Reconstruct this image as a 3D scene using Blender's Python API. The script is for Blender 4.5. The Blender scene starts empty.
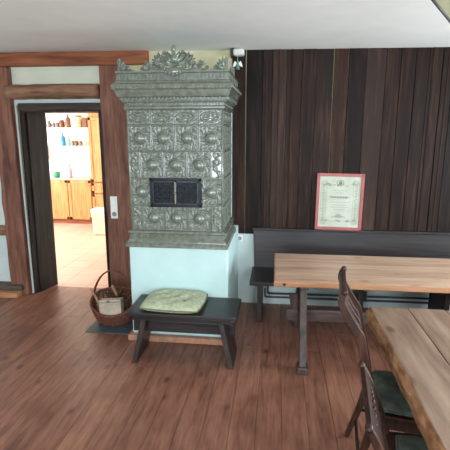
import bpy, bmesh, math, random
from mathutils import Vector, Matrix
random.seed(7)
S = bpy.context.scene
COL = S.collection
PI = math.pi
R = math.radians

# ------------------------------------------------------------------ materials
def lin(c):
    o = []
    for v in c[:3]:
        v = v / 255.0
        o.append(v / 12.92 if v <= 0.04045 else ((v + 0.055) / 1.055) ** 2.4)
    return (o[0], o[1], o[2], 1.0)

class NT:
    def __init__(s, name):
        s.m = bpy.data.materials.new(name); s.m.use_nodes = True
        s.t = s.m.node_tree; s.b = s.t.nodes['Principled BSDF']
    def n(s, typ, **kw):
        x = s.t.nodes.new(typ)
        for k, v in kw.items(): setattr(x, k, v)
        return x
    def l(s, a, b): s.t.links.new(a, b)
    def ramp(s, fac, stops):
        r = s.n('ShaderNodeValToRGB'); e = r.color_ramp.elements
        while len(e) < len(stops): e.new(0.5)
        for i, (p, c) in enumerate(stops):
            e[i].position = p; e[i].color = lin(c)
        s.l(fac, r.inputs[0]); return r.outputs[0]
    def mixc(s, a, b, fac, mode='MIX'):
        x = s.n('ShaderNodeMix', data_type='RGBA', blend_type=mode)
        if isinstance(fac, (int, float)): x.inputs[0].default_value = fac
        else: s.l(fac, x.inputs[0])
        for i, v in ((6, a), (7, b)):
            if isinstance(v, tuple): x.inputs[i].default_value = lin(v)
            else: s.l(v, x.inputs[i])
        return x.outputs[2]
    def bump(s, h, strength, dist=0.01):
        b = s.n('ShaderNodeBump'); b.inputs['Strength'].default_value = strength
        b.inputs['Distance'].default_value = dist
        s.l(h, b.inputs['Height']); s.l(b.outputs[0], s.b.inputs['Normal'])

def plain(name, c, rough=0.5, metal=0.0, var=0.06, scale=14, bump=0.0, spec=0.5, coat=0.0):
    k = NT(name)
    tc = k.n('ShaderNodeTexCoord'); no = k.n('ShaderNodeTexNoise')
    no.inputs['Scale'].default_value = scale; no.inputs['Detail'].default_value = 5
    k.l(tc.outputs['Object'], no.inputs['Vector'])
    lo = tuple(max(0, v * (1 - var * 1.6)) for v in c); hi = tuple(min(255, v * (1 + var)) for v in c)
    k.l(k.ramp(no.outputs['Fac'], [(0.3, lo), (0.7, hi)]), k.b.inputs['Base Color'])
    k.b.inputs['Roughness'].default_value = rough; k.b.inputs['Metallic'].default_value = metal
    k.b.inputs['Specular IOR Level'].default_value = spec
    if coat: k.b.inputs['Coat Weight'].default_value = coat; k.b.inputs['Coat Roughness'].default_value = 0.08
    if bump: k.bump(no.outputs['Fac'], bump, 0.004)
    return k.m

def wood(name, cols, axis='x', rough=0.45, fine=60, stretch=14, bump=0.25, knots=0.0, knotc=(40, 22, 14), island=0.35, spec=0.4, isl_cols=None, blotch=None):
    """cols: dark, mid, light sRGB; grain runs along axis; boards (mesh islands) differ in tone"""
    k = NT(name)
    tc = k.n('ShaderNodeTexCoord'); geo = k.n('ShaderNodeNewGeometry')
    rnd = geo.outputs['Random Per Island']
    cmb = k.n('ShaderNodeCombineXYZ')
    for i, mul in enumerate((17.0, 31.0, 23.0)):
        m = k.n('ShaderNodeMath', operation='MULTIPLY'); m.inputs[1].default_value = mul
        k.l(rnd, m.inputs[0]); k.l(m.outputs[0], cmb.inputs[i])
    add = k.n('ShaderNodeVectorMath', operation='ADD')
    k.l(tc.outputs['Object'], add.inputs[0]); k.l(cmb.outputs[0], add.inputs[1])
    mp = k.n('ShaderNodeMapping')
    sc = [fine / 4.0] * 3; sc['xyz'.index(axis)] = fine / 4.0 / stretch
    mp.inputs['Scale'].default_value = sc
    k.l(add.outputs[0], mp.inputs[0])
    n1 = k.n('ShaderNodeTexNoise'); n1.inputs['Scale'].default_value = 1.0; n1.inputs['Detail'].default_value = 3
    n1.inputs['Distortion'].default_value = 1.2
    k.l(mp.outputs[0], n1.inputs['Vector'])
    n2 = k.n('ShaderNodeTexNoise'); n2.inputs['Scale'].default_value = 5.0; n2.inputs['Detail'].default_value = 6
    k.l(mp.outputs[0], n2.inputs['Vector'])
    mx = k.n('ShaderNodeMath', operation='MULTIPLY_ADD'); mx.inputs[1].default_value = 0.45
    k.l(n2.outputs['Fac'], mx.inputs[0])
    m2 = k.n('ShaderNodeMath', operation='MULTIPLY'); m2.inputs[1].default_value = 0.55
    k.l(n1.outputs['Fac'], m2.inputs[0]); k.l(m2.outputs[0], mx.inputs[2])
    c = k.ramp(mx.outputs[0], [(0.34, cols[0]), (0.5, cols[1]), (0.66, cols[2])])
    if isl_cols:
        ic = k.ramp(rnd, [(i / max(1, len(isl_cols) - 1), q) for i, q in enumerate(isl_cols)])
        c = k.mixc(c, ic, 0.55)
    if island:
        hv = k.n('ShaderNodeHueSaturation'); k.l(c, hv.inputs['Color'])
        mr = k.n('ShaderNodeMapRange'); mr.inputs[3].default_value = 1 - island; mr.inputs[4].default_value = 1 + island
        k.l(rnd, mr.inputs[0]); k.l(mr.outputs[0], hv.inputs['Value']); c = hv.outputs[0]
    if blotch:
        nb = k.n('ShaderNodeTexNoise'); nb.inputs['Scale'].default_value = blotch[1]; nb.inputs['Detail'].default_value = 3
        k.l(tc.outputs['Object'], nb.inputs['Vector'])
        mr = k.n('ShaderNodeMapRange'); mr.inputs[1].default_value = .48; mr.inputs[2].default_value = .72
        mr.inputs[3].default_value = 0; mr.inputs[4].default_value = blotch[2]
        k.l(nb.outputs['Fac'], mr.inputs[0]); c = k.mixc(c, blotch[0], mr.outputs[0])
    if knots:
        mpk = k.n('ShaderNodeMapping'); s2 = [4.6] * 3; s2['xyz'.index(axis)] = 2.6
        mpk.inputs['Scale'].default_value = s2; k.l(add.outputs[0], mpk.inputs[0])
        v = k.n('ShaderNodeTexVoronoi'); v.inputs['Scale'].default_value = 1.0; k.l(mpk.outputs[0], v.inputs['Vector'])
        mr = k.n('ShaderNodeMapRange'); mr.inputs[1].default_value = 0.05; mr.inputs[2].default_value = 0.16
        mr.inputs[3].default_value = knots; mr.inputs[4].default_value = 0
        k.l(v.outputs['Distance'], mr.inputs[0]); c = k.mixc(c, knotc, mr.outputs[0])
    k.l(c, k.b.inputs['Base Color'])
    k.b.inputs['Roughness'].default_value = rough; k.b.inputs['Specular IOR Level'].default_value = spec
    if bump: k.bump(mx.outputs[0], bump, 0.006)
    return k.m

def tiles_mat(name, c, grout, size):
    k = NT(name); tc = k.n('ShaderNodeTexCoord'); br = k.n('ShaderNodeTexBrick')
    br.offset = 0; br.squash = 1
    br.inputs['Scale'].default_value = 1; br.inputs['Brick Width'].default_value = size; br.inputs['Row Height'].default_value = size
    br.inputs['Mortar Size'].default_value = 0.008
    br.inputs['Color1'].default_value = lin(c); br.inputs['Color2'].default_value = lin(tuple(v * .93 for v in c)); br.inputs['Mortar'].default_value = lin(grout)
    k.l(tc.outputs['Object'], br.inputs['Vector']); k.l(br.outputs['Color'], k.b.inputs['Base Color'])
    k.b.inputs['Roughness'].default_value = .35
    return k.m

M = {}
M['floor'] = wood('floorboards', [(104, 64, 50), (138, 92, 74), (158, 111, 90)], 'y', rough=0.40, fine=46, stretch=9, bump=0.12, knots=0.75, knotc=(62, 34, 26), island=0.10, spec=0.5, blotch=((96, 58, 44), 2.6, .5))
M['panel'] = wood('old_panel_boards', [(14, 9, 8), (36, 24, 20), (84, 58, 46)], 'z', rough=0.55, fine=44, stretch=16, bump=0.5, island=0.3, isl_cols=[(14, 9, 8), (42, 25, 19), (23, 15, 13), (66, 41, 30), (28, 18, 15), (56, 43, 38)], spec=0.14)
M['beam'] = wood('oak_beam', [(108, 58, 36), (146, 84, 54), (168, 104, 70)], 'x', rough=0.6, fine=34, stretch=10, bump=0.4, island=0)
M['log'] = wood('log_wood', [(96, 66, 50), (140, 102, 78), (172, 130, 102)], 'x', rough=0.65, fine=34, stretch=9, bump=0.6, island=0, knots=.4)
M['post'] = wood('post_wood', [(86, 52, 41), (122, 78, 62), (150, 102, 82)], 'z', rough=0.6, fine=36, stretch=9, bump=0.5, island=0, knots=.3)
M['sill'] = wood('sill_wood', [(70, 60, 55), (94, 80, 72), (112, 98, 90)], 'x', rough=0.7, fine=36, stretch=10, bump=0.3, island=0)
M['tan'] = wood('tan_trim', [(164, 112, 76), (190, 136, 96), (206, 154, 114)], 'x', rough=0.55, fine=36, stretch=12, bump=0.1, island=0)
M['dark'] = wood('dark_casing', [(22, 19, 18), (38, 33, 32), (62, 55, 53)], 'z', rough=0.6, spec=.2, fine=40, stretch=14, bump=0.35, island=.15)
M['darkx'] = wood('dark_casing_lintel', [(34, 26, 22), (54, 42, 36), (76, 60, 52)], 'x', rough=0.55, fine=40, stretch=14, bump=0.3, island=.1)
M['bench'] = wood('dark_bench_wood', [(22, 18, 18), (36, 30, 31), (52, 44, 44)], 'x', rough=0.36, fine=44, stretch=16, bump=0.15, island=.12)
M['benchz'] = wood('dark_bench_wood_upright', [(30, 23, 22), (48, 38, 36), (66, 54, 50)], 'z', rough=0.38, fine=44, stretch=14, bump=0.15, island=.12)
M['table'] = wood('pale_table_wood', [(160, 124, 102), (190, 156, 132), (206, 178, 156)], 'x', rough=0.42, fine=26, stretch=16, bump=0.08, island=.07, knots=.5, knotc=(96, 62, 44))
M['tableedge'] = wood('table_edge_wood', [(140, 92, 62), (166, 116, 82), (184, 138, 104)], 'x', rough=0.5, fine=30, stretch=16, bump=0.1, island=.05)
M['slab'] = wood('waxed_slab_wood', [(112, 88, 74), (142, 116, 99), (164, 140, 122)], 'y', rough=0.36, fine=22, stretch=9, bump=0.12, island=.08, knots=.7, knotc=(84, 56, 40))
M['slabedge'] = wood('bark_edge_wood', [(84, 52, 34), (146, 102, 70), (180, 138, 102)], 'y', rough=0.6, fine=36, stretch=3, bump=0.5, island=0)
M['trestle'] = wood('trestle_wood', [(46, 36, 33), (72, 57, 52), (92, 76, 70)], 'z', rough=0.42, fine=40, stretch=12, bump=0.2, island=.1)
M['trestlex'] = wood('trestle_rail_wood', [(56, 46, 43), (84, 70, 66), (106, 92, 86)], 'x', rough=0.42, fine=40, stretch=12, bump=0.2, island=.1)
M['chair'] = wood('carved_chair_wood', [(28, 14, 9), (50, 26, 16), (76, 44, 28)], 'z', rough=0.38, fine=50, stretch=12, bump=0.2, island=0.05)
M['pine'] = wood('kitchen_pine', [(160, 98, 54), (184, 120, 70), (200, 140, 90)], 'z', rough=0.45, fine=30, stretch=12, bump=0.05, island=.05, knots=.6, knotc=(150, 90, 48))
M['log_end'] = wood('kindling', [(110, 80, 54), (168, 132, 98), (204, 174, 138)], 'z', rough=0.8, fine=50, stretch=8, bump=.3, island=.25)
M['plinthwood'] = plain('plinth_wood', (182, 132, 104), .55, var=.08, scale=20)
M['plaster'] = plain('cream_plaster', (214, 206, 168), .85, var=.02, scale=6, bump=.15)
M['white'] = plain('white_plaster', (212, 222, 220), .85, var=.02, scale=6, bump=.15)
M['offwhite'] = plain('offwhite_plaster', (222, 224, 206), .85, var=.02, scale=6, bump=.15)
M['ceil'] = plain('ceiling_white', (242, 242, 238), .75, var=.01, scale=5, bump=.03)
M['stovebase'] = plain('skylight_tinted_plaster', (190, 216, 214), .7, var=.02, scale=5, bump=.12)  # white plaster, with the blue cast of the window light painted into its colour
M['glaze'] = plain('grey_green_glaze', (112, 118, 106), .2, var=.10, scale=26, spec=.7, coat=.5)
M['grout'] = plain('tile_joint', (176, 180, 164), .7)
M['iron'] = plain('black_iron', (30, 32, 38), .38, metal=.6, var=.15, scale=60)
M['ironlight'] = plain('worn_iron_grille', (54, 58, 64), .35, metal=.4, var=.25, scale=60)
M['brass'] = plain('worn_brass', (150, 140, 120), .3, metal=.9)
M['wicker'] = wood('brown_wicker', [(64, 34, 24), (104, 58, 42), (138, 88, 66)], 'x', rough=.5, fine=120, stretch=2, bump=.2, island=.35)
M['wickerdark'] = plain('dark_wicker', (84, 44, 36), .5, var=.3, scale=60)
M['mat'] = plain('slate_sheet', (72, 84, 90), .55, var=.1, scale=12)
M['card'] = plain('grey_cardboard', (186, 170, 150), .8, var=.06, scale=12)
M['cardline'] = plain('dark_tape', (100, 88, 78), .7)
M['bark'] = plain('twig_bark', (70, 52, 40), .8, var=.3, scale=50)
M['sage'] = plain('sage_cotton', (180, 185, 156), .95, var=.07, scale=34, bump=.3, spec=.1)
M['sagedark'] = plain('sage_piping', (110, 116, 80), .95, var=.07, scale=34)
M['green'] = plain('dark_green_cloth', (86, 94, 86), .9, var=.16, scale=18, bump=.3, spec=.15)
M['plastic'] = plain('white_plastic', (246, 246, 242), .35, var=.01)
M['greyplastic'] = plain('grey_plastic', (150, 150, 146), .45)
M['red'] = plain('red_frame_paint', (162, 80, 76), .4, var=.05)
M['paper'] = plain('aged_paper', (184, 188, 172), .7, var=.04, scale=8)
M['ink'] = plain('faded_ink', (128, 128, 112), .8)
M['pipe'] = plain('grey_pipe', (84, 88, 92), .4, metal=.3)
M['olive'] = plain('olive_shade_cloth', (126, 122, 92), .85, var=.03)
M['black'] = plain('black_trim', (24, 24, 22), .5)
M['worktop'] = plain('grey_worktop', (160, 150, 130), .4)
M['kwhite'] = plain('kitchen_white', (240, 238, 232), .8, var=.01)
M['ktile'] = tiles_mat('terracotta_tiles', (192, 156, 140), (150, 124, 112), .335)
M['blue'] = plain('blue_glaze', (40, 120, 170), .25)
M['kgreen'] = plain('green_plastic', (30, 150, 96), .4)
M['palegreen'] = plain('pale_green_glass', (120, 190, 160), .2)
M['pink'] = plain('pink_plastic', (230, 150, 160), .4)
M['brown'] = plain('brown_glaze', (110, 60, 40), .4)
M['greyc'] = plain('grey_ceramic', (110, 104, 104), .35)
M['creamc'] = plain('cream_ceramic', (232, 214, 172), .5)
M['orange'] = plain('orange_cloth', (214, 120, 84), .9)
M['figure'] = plain('verdigris_paint', (96, 130, 112), .5)
M['sensorw'] = plain('sensor_white', (214, 214, 206), .4)

# ------------------------------------------------------------------ mesh builder
class MB:
    def __init__(s): s.bm = bmesh.new()
    def _add(s, vs, fs, mi=0, smooth=False):
        v = [s.bm.verts.new(p) for p in vs]
        for f in fs:
            try:
                q = s.bm.faces.new([v[i] for i in f]); q.material_index = mi; q.smooth = smooth
            except ValueError: pass
        return v
    def box(s, x0, x1, y0, y1, z0, z1, mi=0, T=None):
        p = [Vector((x, y, z)) for z in (z0, z1) for y in (y0, y1) for x in (x0, x1)]
        if T is not None: p = [T @ q for q in p]
        s._add(p, [(0, 2, 3, 1), (4, 5, 7, 6), (0, 1, 5, 4), (2, 6, 7, 3), (0, 4, 6, 2), (1, 3, 7, 5)], mi); return s
    def hexa(s, bottom, top, mi=0):
        n = len(bottom)
        s._add([Vector(q) for q in list(bottom) + list(top)], [tuple(reversed(range(n))), tuple(range(n, 2 * n))] + [(i, (i + 1) % n, n + (i + 1) % n, n + i) for i in range(n)], mi); return s
    def prism(s, poly, axis, d0, d1, mi=0, T=None):
        def mk(a, b, d):
            v = Vector((d, a, b)) if axis == 'x' else Vector((a, d, b)) if axis == 'y' else Vector((a, b, d))
            return T @ v if T is not None else v
        s.hexa([mk(a, b, d0) for a, b in poly], [mk(a, b, d1) for a, b in poly], mi); return s
    def tube(s, pts, r, n=8, closed=False, mi=0, flat=1.0):
        pts = [Vector(p) for p in pts]; k = len(pts)
        rs = r if isinstance(r, (list, tuple)) else [r] * k
        vs = []; prev = None
        for i in range(k):
            if closed: t = pts[(i + 1) % k] - pts[i - 1]
            else: t = pts[min(i + 1, k - 1)] - pts[max(i - 1, 0)]
            t.normalize()
            if prev is None:
                u = t.orthogonal().normalized()
            else:
                u = prev - t * prev.dot(t)
                u = u.normalized() if u.length > 1e-6 else t.orthogonal().normalized()
            prev = u; w = t.cross(u)
            for j in range(n):
                a = 2 * PI * j / n
                vs.append(pts[i] + u * math.cos(a) * rs[i] + w * math.sin(a) * rs[i] * flat)
        fs = []
        for i in range(k if closed else k - 1):
            a, b = i * n, ((i + 1) % k) * n
            for j in range(n): fs.append((a + j, a + (j + 1) % n, b + (j + 1) % n, b + j))
        if not closed:
            fs.append(tuple(reversed(range(n)))); fs.append(tuple(range((k - 1) * n, k * n)))
        s._add(vs, fs, mi, True); return s
    def lathe(s, prof, n=20, c=(0, 0, 0), mi=0, T=None):
        vs = []; c = Vector(c)
        for r, z in prof:
            for j in range(n):
                a = 2 * PI * j / n; v = Vector((r * math.cos(a), r * math.sin(a), z))
                vs.append((T @ v if T is not None else v) + c)
        fs = [(i * n + j, i * n + (j + 1) % n, (i + 1) * n + (j + 1) % n, (i + 1) * n + j) for i in range(len(prof) - 1) for j in range(n)]
        if prof[0][0] > 1e-4: fs.append(tuple(reversed(range(n))))
        if prof[-1][0] > 1e-4: fs.append(tuple(range((len(prof) - 1) * n, len(prof) * n)))
        s._add(vs, fs, mi, True); return s
    def ball(s, c, r, n=12, sc=(1, 1, 1), mi=0, T=None):
        vs = []; m = n // 2
        for i in range(m + 1):
            ph = PI * i / m
            for j in range(n):
                a = 2 * PI * j / n
                v = Vector((r * sc[0] * math.sin(ph) * math.cos(a), r * sc[1] * math.sin(ph) * math.sin(a), -r * sc[2] * math.cos(ph)))
                vs.append((T @ v if T is not None else v) + Vector(c))
        fs = [(i * n + j, i * n + (j + 1) % n, (i + 1) * n + (j + 1) % n, (i + 1) * n + j) for i in range(m) for j in range(n)]
        s._add(vs, fs, mi, True); return s
    def sweep(s, rings, closed=True, caps=True, mi=0, smooth=False):
        n = len(rings[0]); k = len(rings)
        fs = []
        for i in range(k - 1):
            for j in range(n if closed else n - 1):
                fs.append((i * n + j, i * n + (j + 1) % n, (i + 1) * n + (j + 1) % n, (i + 1) * n + j))
        if caps: fs += [tuple(reversed(range(n))), tuple(range((k - 1) * n, k * n))]
        s._add([Vector(p) for r in rings for p in r], fs, mi, smooth); return s
    def grid(s, nx, ny, fn, mi=0, smooth=True):
        vs = [Vector(fn(i / nx, j / ny)) for j in range(ny + 1) for i in range(nx + 1)]
        s._add(vs, [(j * (nx + 1) + i, j * (nx + 1) + i + 1, (j + 1) * (nx + 1) + i + 1, (j + 1) * (nx + 1) + i) for j in range(ny) for i in range(nx)], mi, smooth); return s
    def mesh(s, name, mats):
        bmesh.ops.remove_doubles(s.bm, verts=s.bm.verts, dist=1e-6)
        bmesh.ops.recalc_face_normals(s.bm, faces=s.bm.faces)
        me = bpy.data.meshes.new(name); s.bm.to_mesh(me); s.bm.free()
        for m in (mats if isinstance(mats, (list, tuple)) else [mats]): me.materials.append(M[m] if isinstance(m, str) else m)
        return me
    def build(s, name, mats, parent=None, loc=None, rot=None, bevel=0.0, seg=2, subsurf=0):
        o = bpy.data.objects.new(name, s.mesh(name, mats)); COL.objects.link(o)
        if parent: o.parent = parent
        if loc: o.location = loc
        if rot: o.rotation_euler = rot
        if bevel:
            b = o.modifiers.new('bevel', 'BEVEL'); b.width = bevel; b.segments = seg; b.limit_method = 'ANGLE'; b.angle_limit = R(40)
        if subsurf:
            b = o.modifiers.new('sub', 'SUBSURF'); b.levels = b.render_levels = subsurf
        return o

def tag(o, label, cat, group=None):
    o['label'] = label; o['category'] = cat
    if group: o['group'] = group
    return o
def thing(name, label, cat, loc=(0, 0, 0), rz=0, group=None):
    o = bpy.data.objects.new(name, None); COL.objects.link(o); o.empty_display_size = .1
    o.location = loc; o.rotation_euler = (0, 0, rz)
    return tag(o, label, cat, group)
def struct(o): o['kind'] = 'structure'; return o
def inst(name, me, parent, loc, rot=(0, 0, 0)):
    o = bpy.data.objects.new(name, me); COL.objects.link(o); o.parent = parent; o.location = loc; o.rotation_euler = rot
    return o
def dup(root, loc, rz, label):
    r = root.copy(); COL.objects.link(r); r.location = loc; r.rotation_euler = (0, 0, rz); r['label'] = label
    for ch in list(root.children):
        c = ch.copy(); COL.objects.link(c); c.parent = r
        for g in list(ch.children):
            d = g.copy(); COL.objects.link(d); d.parent = c
    return r

# ------------------------------------------------------------------ room shell
CEIL = 2.74; WY = 4.68; WB = 5.0
XL, XR, YB = -4.4, 3.3, -2.6
DX0, DX1, DZ = -2.885, -1.90, 2.2        # doorway
# floor of long boards
b = MB(); x = XL; w = 0.172
while x < XR:
    x1 = min(x + w, XR); ys = [YB]; y = YB + random.uniform(1.5, 4.0)
    while y < 4.93: ys.append(y); y += random.uniform(3.0, 4.5)
    ys.append(4.93)
    for a, c in zip(ys, ys[1:]): b.box(x + .0013, x1 - .0013, a + .001, c - .001, -.03, 0)
    x = x1
b.box(XL, XR, YB, 4.93, -.06, -.031, 1)
struct(b.build('floor', ['floor', 'black']))
# kitchen floor
b = MB(); b.box(-6.4, -1.9, 4.93, 9.2, -.06, 0); struct(b.build('floor_kitchen', 'ktile'))
def cz(x): return CEIL - .0085 * (x + 3)
b = MB(); b.hexa([(XL - .2, YB - .2, cz(XL)), (XR + .2, YB - .2, cz(XR)), (XR + .2, WB, cz(XR)), (XL - .2, WB, cz(XL))], [(XL - .2, YB - .2, 2.95), (XR + .2, YB - .2, 2.95), (XR + .2, WB, 2.95), (XL - .2, WB, 2.95)]); struct(b.build('ceiling', 'ceil'))
b = MB(); b.box(-6.5, -1.8, WB, 9.3, 2.6, 2.72); struct(b.build('ceiling_kitchen', 'kwhite'))
# the wall with the doorway
b = MB()
b.box(XL - .2, DX0, WY, WB, -.06, CEIL); b.box(DX1, XR + .2, WY, WB, -.06, CEIL); b.box(DX0, DX1, WY, WB, DZ, CEIL)
b.box(XL, DX0 - .001, WY - .002, WY, 0, 2.60, 1); b.box(-.478, XR, WY - .002, WY, 0, .9, 1)
b.box(DX0, DX1, WY - .002, WY, DZ, 2.26, 1); b.box(DX0, DX1, WY - .002, WY, 2.2601, 2.60, 2)
struct(b.build('wall_back', ['plaster', 'white', 'offwhite']))
b = MB(); b.box(XL - .2, XL, YB, WY, -.06, CEIL); struct(b.build('wall_left', 'white'))
def wall_with_holes(b, axis, at0, at1, u0, u1, z0, z1, holes):
    us = sorted(holes, key=lambda h: h[0]); cur = u0
    def bx(a, c, za, zb):
        if axis == 'y': b.box(a, c, at0, at1, za, zb)
        else: b.box(at0, at1, a, c, za, zb)
    for (a, c, za, zb) in us:
        bx(cur, a, z0, z1); bx(a, c, z0, za); bx(a, c, zb, z1); cur = c
    bx(cur, u1, z0, z1)
FW = [(-1.9, -.8, .85, 2.3), (.55, 1.65, .85, 2.3)]
RW = [(.4, 1.5, .85, 2.15), (2.6, 3.8, .85, 2.15)]
b = MB(); wall_with_holes(b, 'y', YB - .25, YB, XL - .2, XR + .2, -.06, CEIL, FW); struct(b.build('wall_front', 'white'))
b = MB(); wall_with_holes(b, 'x', XR, XR + .25, YB, WY, -.06, CEIL, RW); struct(b.build('wall_right', 'white'))
def window(n, axis, at, a, c, za, zb):
    r = bpy.data.objects.new('window_%d' % n, None); COL.objects.link(r); r['kind'] = 'structure'
    r.location = ((a + c) / 2, at, za) if axis == 'y' else (at, (a + c) / 2, za)
    if axis == 'x': r.rotation_euler = (0, 0, PI / 2)
    h = (c - a) / 2; H = zb - za; b = MB()
    for x0, x1, z0, z1 in ((-h, -h + .07, 0, H), (h - .07, h, 0, H), (-h, h, 0, .07), (-h, h, H - .07, H), (-.05, .05, 0, H), (-h, h, H * .62, H * .62 + .04)):
        b.box(x0, x1, -.04, .04, z0, z1)
    b.build('window_frame', 'plastic', r)
for i, hh in enumerate(FW): window(i + 1, 'y', YB - .12, *hh)
for i, hh in enumerate(RW): window(i + 3, 'x', XR + .12, *hh)
# kitchen walls
b = MB(); b.box(-6.5, -1.8, 8.95, 9.2, -.06, 2.6); struct(b.build('wall_kitchen_back', 'kwhite'))
b = MB(); wall_with_holes(b, 'x', -6.5, -6.3, WB, 8.95, -.06, 2.6, [(5.8, 7.8, .9, 2.2)]); struct(b.build('wall_kitchen_left', 'kwhite'))
b = MB(); b.box(-2.55, -2.35, 6.4, 8.95, -.06, 2.6); b.box(-2.0, -1.85, WB, 6.4, -.06, 2.6); b.box(-2.55, -1.85, 6.4, 6.55, -.06, 2.6); struct(b.build('wall_kitchen_right', 'kwhite'))
window(5, 'x', -6.4, 5.8, 7.8, .9, 2.2)

# old board panelling on the right half of the wall
b = MB(); x = -.478; i = 0
while x < XR - .02:
    w = random.choice([.1, .125, .14, .155, .17, .19]); x1 = min(x + w, XR - .01)
    d = random.choice([.018, .024, .03, .022])
    lean = random.uniform(-.004, .004)
    b.hexa([(x + .0015, WY - d, .81), (x1 - .002, WY - d, .81), (x1 - .002, WY - .002, .81), (x + .0015, WY - .002, .81)],
           [(x + .0015 + lean, WY - d, CEIL - .005), (x1 - .002 + lean, WY - d, CEIL - .005), (x1 - .002 + lean, WY - .002, CEIL - .005), (x + .0015 + lean, WY - .002, CEIL - .005)])
    if random.random() < .45:
        xx = x + w * random.uniform(.3, .7); b.box(xx - .008, xx + .008, WY - d - .006, WY - d + .001, .83, CEIL - .02)
    x = x1
o = b.build('wall_panelling', 'panel', bevel=.003, seg=1); struct(o)

# timber framing round the doorway
def timber(name, mat, x0, x1, z0, z1, y0, y1=WY, wob=.006, along='x', label=None):
    b = MB(); n = 14; rings = []
    rr = random.Random(hash(name) % 1000 if False else len(name) * 31)
    for i in range(n + 1):
        t = i / n; e = [rr.uniform(-wob, wob) for _ in range(4)]
        if along == 'x':
            xx = x0 + (x1 - x0) * t
            rings.append([(xx, y1, z0), (xx, y0 + e[0], z0 + e[1]), (xx, y0 + e[2], z1 + e[3]), (xx, y1, z1)])
        else:
            zz = z0 + (z1 - z0) * t
            rings.append([(x0, y1, zz), (x0 + e[1], y0 + e[0], zz), (x1 + e[3], y0 + e[2], zz), (x1, y1, zz)])
    b.sweep(rings)
    return struct(b.build(name, mat, bevel=.012))
timber('trim_1', 'beam', XL, -1.355, 2.592, 2.732, WY - .07)
timber('trim_2', 'post', -3.12, -2.903, 0, 2.59, WY - .09, along='z')
timber('trim_3', 'post', -1.884, -1.60, 0, 2.59, WY - .075, along='z')
timber('trim_4', 'sill', XL, -2.96, .065, .135, WY - .13)
b = MB(); b.box(XL, -2.985, WY - .2, WY - .002, 0, .062); struct(b.build('baseboard_left', 'tan', bevel=.006))
timber('trim_5', 'log', XL, -3.112, .715, .835, WY - .05)
# the log over the door
b = MB(); rings = []; rr = random.Random(5)
for i in range(17):
    xx = -2.95 + 1.045 * i / 16
    rings.append([(xx, WY - .05 + math.cos(2 * PI * j / 14) * -.085 * 1.0 if True else 0, 2.33 + math.sin(2 * PI * j / 14) * (.078 + rr.uniform(-.003, .003))) for j in range(14)])
b.sweep(rings, smooth=True); struct(b.build('trim_6', 'log'))
# dark casing in the doorway
b = MB()
b.hexa([(-2.868, WY - .03, 0), (-2.85, WY - .03, 0), (-2.748, WB, 0), (-2.885, WB, 0)], [(-2.84, WY - .03, 2.14), (-2.822, WY - .03, 2.14), (-2.722, WB, 2.14), (-2.885, WB, 2.14)])
b.hexa([(-2.83, WY + .04, 0), (-2.818, WY + .03, 0), (-2.785, WB - .14, 0), (-2.80, WB - .13, 0)], [(-2.803, WY + .04, 2.14), (-2.79, WY + .03, 2.14), (-2.757, WB - .14, 2.14), (-2.772, WB - .13, 2.14)])
struct(b.build('door_1_jamb_left', 'dark', bevel=.004))
b = MB(); b.box(-1.935, -1.884, WY - .03, WB, 0, 2.14); struct(b.build('door_1_jamb_right', 'dark', bevel=.004))
b = MB(); b.box(-2.85, -1.885, WY - .035, WB, 2.135, 2.215); b.box(-2.84, -1.93, WY - .02, WB, 2.12, 2.135); struct(b.build('door_1_lintel', 'darkx', bevel=.005))

# ------------------------------------------------------------------ tiled stove
SX0, SX1, SF, SB = -1.285, -.460, 3.70, 4.40
ST = thing('tiled_stove', 'tall tiled stove with grey green relief tiles, ornate crown and pale plaster base', 'stove', ((SX0 + SX1) / 2, SF, 0))
cx = (SX0 + SX1) / 2; HW = (SX1 - SX0) / 2
def L(b, *a, **k): return b.build(*a, parent=ST, **k)
# local coordinates: x centred, y = 0 at tile front, positive to the wall
b = MB(); b.box(-.436, .464, -.035, WY - SF - .003, .055, .905); L(b, 'plaster_base', 'stovebase', bevel=.012, seg=3)
b = MB(); b.box(-.47, .472, -.08, WY - SF - .003, 0, .055); L(b, 'plinth', 'plinthwood', bevel=.006)
b = MB(); b.box(-HW + .014, HW - .014, .014, SB - SF, .95, 2.12); L(b, 'body_core', 'grout')
b = MB(); b.box(-HW + .3, HW - .02, SB - SF, WY - SF - .003, .9, 2.16); L(b, 'chimney_block', 'white')
def ring_path(out, z, y1):
    return [(-HW - out, y1, z), (-HW - out, -out, z), (HW + out, -out, z), (HW + out, y1, z)]
def mould(prof, name, y1, mat='glaze', extra=None):
    b = MB(); rings = [ring_path(o_, z, y1) for o_, z in prof]
    b.sweep(rings, closed=True, caps=True)
    if extra: extra(b)
    return L(b, name, mat, bevel=.003)
def edge_items(b, out, z, pitch, fn, y1):
    n = int((2 * (HW + out)) / pitch); 
    for i in range(n):
        xx = -HW - out + (i + .5) * 2 * (HW + out) / n; fn(b, xx, -out, z, 0)
    n = int((y1 + out) / pitch)
    for i in range(n):
        yy = -out + (i + .5) * (y1 + out) / n; fn(b, HW + out, yy, z, 1); fn(b, -HW - out, yy, z, -1)
def bead(r):
    def f(b, x, y, z, s): b.ball((x, y, z), r, 8)
    return f
def dent(w, h, d):
    def f(b, x, y, z, s):
        if s == 0: b.box(x - w / 2, x + w / 2, y - d, y + .004, z - h / 2, z + h / 2)
        elif s > 0: b.box(x - .004, x + d, y - w / 2, y + w / 2, z - h / 2, z + h / 2)
        else: b.box(x - d, x + .004, y - w / 2, y + w / 2, z - h / 2, z + h / 2)
    return f
DP = SB - SF
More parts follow.
